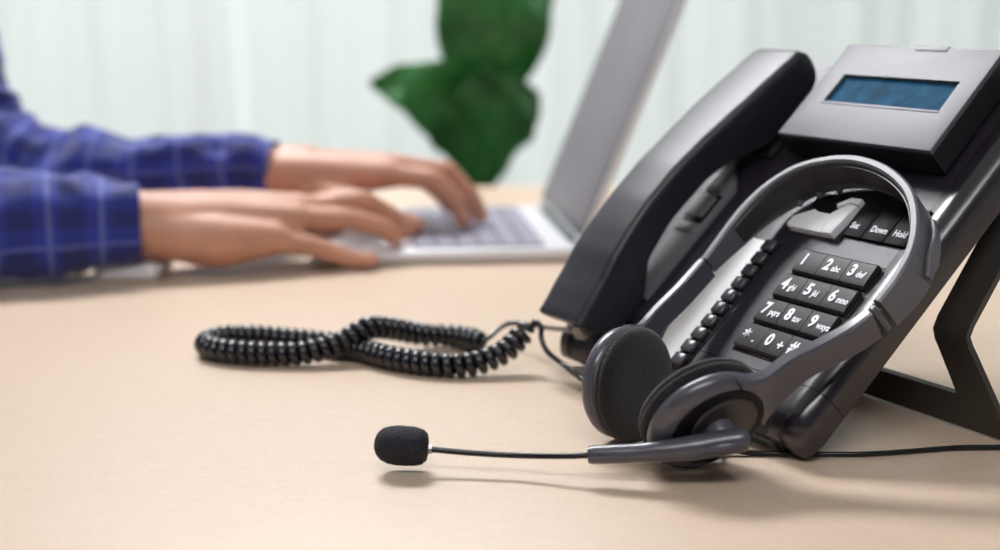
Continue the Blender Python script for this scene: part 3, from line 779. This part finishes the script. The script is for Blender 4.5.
def cloth_tube(bm, uvl, pts, rad, wr, seed, n=40, per=26, up=(0, 0, 1), squash=None, caps=False):
    sp_ = spline([V(p) for p in pts], per); m_ = len(sp_)-1
    T, N = frames(sp_)
    rings = []; lens = [0.]
    for a, b in zip(sp_, sp_[1:]): lens.append(lens[-1]+(b-a).length)
    rmean = sum(r for _, r in rad)/len(rad)
    for i, p in enumerate(sp_):
        s = i/m_; r = interp(rad, s); B = T[i].cross(N[i]); ring = []
        sy = interp(squash, s) if squash else 1.
        for k in range(n):
            a = 2*PI*k/n
            d = N[i]*math.cos(a)*sy+B*math.sin(a)
            w_ = 1+wr*noise.noise(V((lens[i]*22+seed, math.cos(a)*1.1, math.sin(a)*1.1)))+wr*.6*noise.noise(V((lens[i]*55, math.cos(a)*2+seed, math.sin(a)*2)))
            ring.append(p+d*r*w_)
        rings.append(ring)
    add_loft(bm, rings, caps=caps, uvl=uvl, uvs=lambda i, j: (lens[i], j/n*2*PI*rmean))
bm = NB(); uvl = bm.loops.layers.uv.new('UVMap')
cloth_tube(bm, uvl, [fcm(-80.5, 119, -20), fcm(-79, 119, -5), fcm(-76, 119, 12), fcm(-74, 119, 24), fcm(-73, 119, 34), fcm(-72.3, 119, 37)], [(0, .19), (.3, .185), (.6, .205), (.8, .19), (.93, .10), (1, .068)], .04, 3, n=56, squash=[(0, .8), (.9, .72), (1, 1)], per=14)
cloth_tube(bm, uvl, [fcm(-73, 105, 31), fcm(-70, 99.5, 24), fcm(-63, 96.8, 12), fcm(-58, 97.3, 5.5), fcm(-50, 99.6, 4.5), fcm(-40, 103.0, 4.3), fcm(-33, 105.2, 4.3), fcm(-28.0, 106.6, 4.2)], [(0, .068), (.2, .062), (.45, .053), (.6, .046), (.8, .0405), (.95, .035), (1, .033)], .19, 11)
cloth_tube(bm, uvl, [fcm(-73, 133, 31), fcm(-67, 134, 25), fcm(-53, 128.6, 17.5), fcm(-47.6, 125.6, 9), fcm(-41.5, 124.4, 6.2), fcm(-32, 123.3, 5.8), fcm(-24, 122.6, 6.4), fcm(-19.9, 122.3, 6.3)], [(0, .066), (.2, .06), (.38, .054), (.55, .044), (.8, .033), (1, .027)], .24, 23)
shirt = link('shirt', bm, M['plaid'], person, 180, label='blue and navy plaid long sleeved shirt')
for k in range(5):
    bm = NB(); c = fcm(-60.5-.6*abs(k-2), 119, 26-k*9)
    add_lathe(bm, [(.0, 0), (.6, 0), (.6, .2), (0, .25)], axis_matrix(c, (1, 0, .1)) @ Matrix.Scale(.01, 4), 16); link('button', bm, M['button'], shirt)
bm = NB()
for s in (-1, 1):
    add_capsule(bm, fcm(-80, 119+7*s, -24), fcm(-42, 119+10*s, -24.8), .10, .078, 20); add_capsule(bm, fcm(-42, 119+10*s, -25), fcm(-40, 119+10*s, -64), .077, .062, 20)
add_capsule(bm, fcm(-81, 113, -20), fcm(-81, 125, -20), .125, .125, 20)
bm = remeshed(bm, .006, 4); link('trousers', bm, M['trouser'], person, 180)
for s in (-1, 1):
    bm = NB(); add_capsule(bm, fcm(-42, 119+10*s, -69.8), fcm(-27, 119+11*s, -70.8), .042, .032, 18)
    for v in bm.verts:
        v.co.z = max(v.co.z, FZ+.001)
    link('shoe', bm, M['shoe'], person, 60)
bm = NB()
add_capsule(bm, fcm(-71.5, 119, 53.5), fcm(-70, 119, 55.2), .095, .088, 24); add_capsule(bm, fcm(-74, 119, 47), fcm(-72, 119, 52), .075, .09, 24)
bm = remeshed(bm, .005, 3); link('hair', bm, M['hair'], person, 180)

# chair under the person
ch = thing('office_chair', 'dark office chair the person in the plaid shirt sits on', 'chair', (-.82, 1.19, FZ))
bm = NB(); add_box(bm, (-1.06, .96, -.42), (-.60, 1.42, -.345), .03, 4); link('seat', bm, M['chairf'], ch)
bm = NB(); add_box(bm, (-1.10, .98, -.26), (-1.035, 1.40, .24), .025, 4); link('backrest', bm, M['chairf'], ch)
bm = NB(); add_box(bm, (-1.10, 1.16, -.43), (-1.07, 1.22, -.1), .01); link('back_bar', bm, M['metal'], ch)
bm = NB(); add_tube(bm, [(-.82, 1.19, FZ+.08), (-.82, 1.19, -.42)], .025, 16); link('column', bm, M['metal'], ch)
for k in range(5):
    a = 2*PI*k/5+.3
    bm = NB(); e = V((-.82+.27*math.cos(a), 1.19+.27*math.sin(a), FZ+.065))
    add_tube(bm, [(-.82, 1.19, FZ+.09), e], [.025, .017], 10); lg = link('leg', bm, M['metal'], ch)
    bm = NB(); add_lathe(bm, [(0, -.012), (.028, -.012), (.028, .012), (0, .012)], axis_matrix(e-V((0, 0, .037)), (-math.sin(a), math.cos(a), 0)), 20); link('caster', bm, M['cable'], lg)

# ------------------------------------------------------------------ plant
py = 1.86
pt = thing('potted_fig', 'fiddle-leaf fig with broad dark green leaves rising behind the desk', 'plant', (-.03, py+.03, FZ))
bm = NB(); Tp = Matrix.Translation(V((-.03, py+.03, FZ)))
add_lathe(bm, [(0, 0), (.11, 0), (.125, .02), (.15, .26), (.155, .28), (.145, .285), (.135, .25), (0, .245)], Tp, 40); link('pot', bm, M['pot'], pt)
bm = NB(); add_lathe(bm, [(0, .24), (.136, .24), (.137, .255), (0, .262)], Tp, 32); link('soil', bm, M['soil'], pt)
stem = spline([(-.03, py+.03, FZ+.24), (-.022, py+.025, -.3), (-.03, py+.02, -.06), (-.02, py+.03, .04), (.0, py+.03, .25), (.01, py+.03, .42)], 8)
bm = NB(); add_tube(bm, stem, [.011-.006*i/(len(stem)-1) for i in range(len(stem))], 10); link('stem', bm, M['bark'], pt)
def leaf(pts, wid, face, cup, seed, wav=.008):
    """blade along the midrib pts, half widths wid(s), width direction from face x tangent."""
    sp_ = spline([V(p) for p in pts], 10); m_ = len(sp_)-1
    rows = []
    nu = 10
    for i, p in enumerate(sp_):
        s = i/m_; t = (sp_[min(m_, i+1)]-sp_[max(0, i-1)]).normalized()
        fd = V(face).normalized(); wd = t.cross(fd).normalized(); fd = wd.cross(t)
        hw = interp(wid, s)
        row = []
        for k in range(-nu, nu+1):
            q = k/nu
            off = cup*hw*q*q+wav*abs(q)*math.sin(s*17+q*2.5+seed)+.0025*math.sin(abs(q)*14-s*26)*(1-abs(q))
            row.append(p+wd*hw*q*(1+.06*math.sin(s*13+seed))+fd*off)
        rows.append(row)
    bm = NB(); add_loft(bm, rows, closed=False, caps=False)
    bmesh.ops.recalc_face_normals(bm, faces=bm.faces)
    bmesh.ops.solidify(bm, geom=bm.faces[:], thickness=.0009)
    lf = link('leaf', bm, M['leaf'], pt, 180)
    bm = NB(); add_tube(bm, [p+V(face).normalized()*.0006 for p in sp_], [.0028*(1-.8*i/m_) for i in range(m_+1)], 6); link('midrib', bm, M['vein'], lf)
def L_(x, y, Y):   # a point seen at picture position x, y and depth Y, written once as metres
    d = V(((x-500)/1389, math.cos(PITCH)+math.sin(PITCH)*(275-y)/1389, -math.sin(PITCH)+math.cos(PITCH)*(275-y)/1389))
    return V((0, 0, .212))+d*(Y/d.y)
FW = [(0, .006), (.12, .02), (.35, .038), (.6, .058), (.8, .062), (.93, .04), (1, .006)]
leaf([(-.027, py, -.035), (-.035, py-.01, .02), (-.065, py-.03, .07), (-.11, py-.05, .098), (-.168, py-.055, .106)], [(0, .016), (.15, .036), (.4, .052), (.65, .05), (.85, .03), (1, .004)], (.15, -1, .25), .25, 1)
leaf([(-.026, py, -.035), (-.015, py-.02, .03), (-.002, py-.04, .07), (.012, py-.05, .10), (.02, py-.05, .118)], [(0, .016), (.15, .037), (.4, .054), (.65, .058), (.87, .038), (1, .005)], (-.1, -1, .2), .2, 2)
leaf([(-.018, py+.03, .045), (-.016, py, .10), (-.01, py-.02, .17), (-.004, py-.02, .25), (.004, py, .33)], [(0, .01), (.2, .034), (.35, .057), (.54, .078), (.75, .082), (.9, .055), (1, .006)], (0, -1, .1), .12, 3)
leaf([(.0, py+.03, .2), (.03, py+.07, .27), (.09, py+.12, .36), (.15, py+.15, .42)], FW, (.3, -.6, .7), .2, 4)
leaf([(.005, py+.03, .3), (-.04, py+.05, .37), (-.10, py+.08, .44), (-.17, py+.1, .47)], FW, (-.3, -.6, .7), .2, 5)
leaf([(.01, py+.03, .4), (.03, py+.02, .47), (.05, py, .56), (.06, py-.02, .63)], FW, (.1, -.9, .3), .2, 6)
leaf([(-.028, py+.02, -.22), (.03, py+.09, -.2), (.10, py+.16, -.16), (.17, py+.2, -.15)], FW, (.2, -.4, .9), .2, 7)

# ------------------------------------------------------------------ world and view
wd = bpy.data.worlds.new('daylight'); sc.world = wd; wd.use_nodes = True
bg = wd.node_tree.nodes['Background']; bg.inputs['Color'].default_value = (.95, 1.0, .985, 1); bg.inputs['Strength'].default_value = .86
vs_ = sc.view_settings
vs_.view_transform = 'Standard'; vs_.look = 'None'; vs_.exposure = 0.36; vs_.gamma = 1.0; vs_.use_curve_mapping = False
cy = sc.cycles
cy.use_denoising = True
cy.max_bounces = 10; cy.diffuse_bounces = 5; cy.transparent_max_bounces = 12
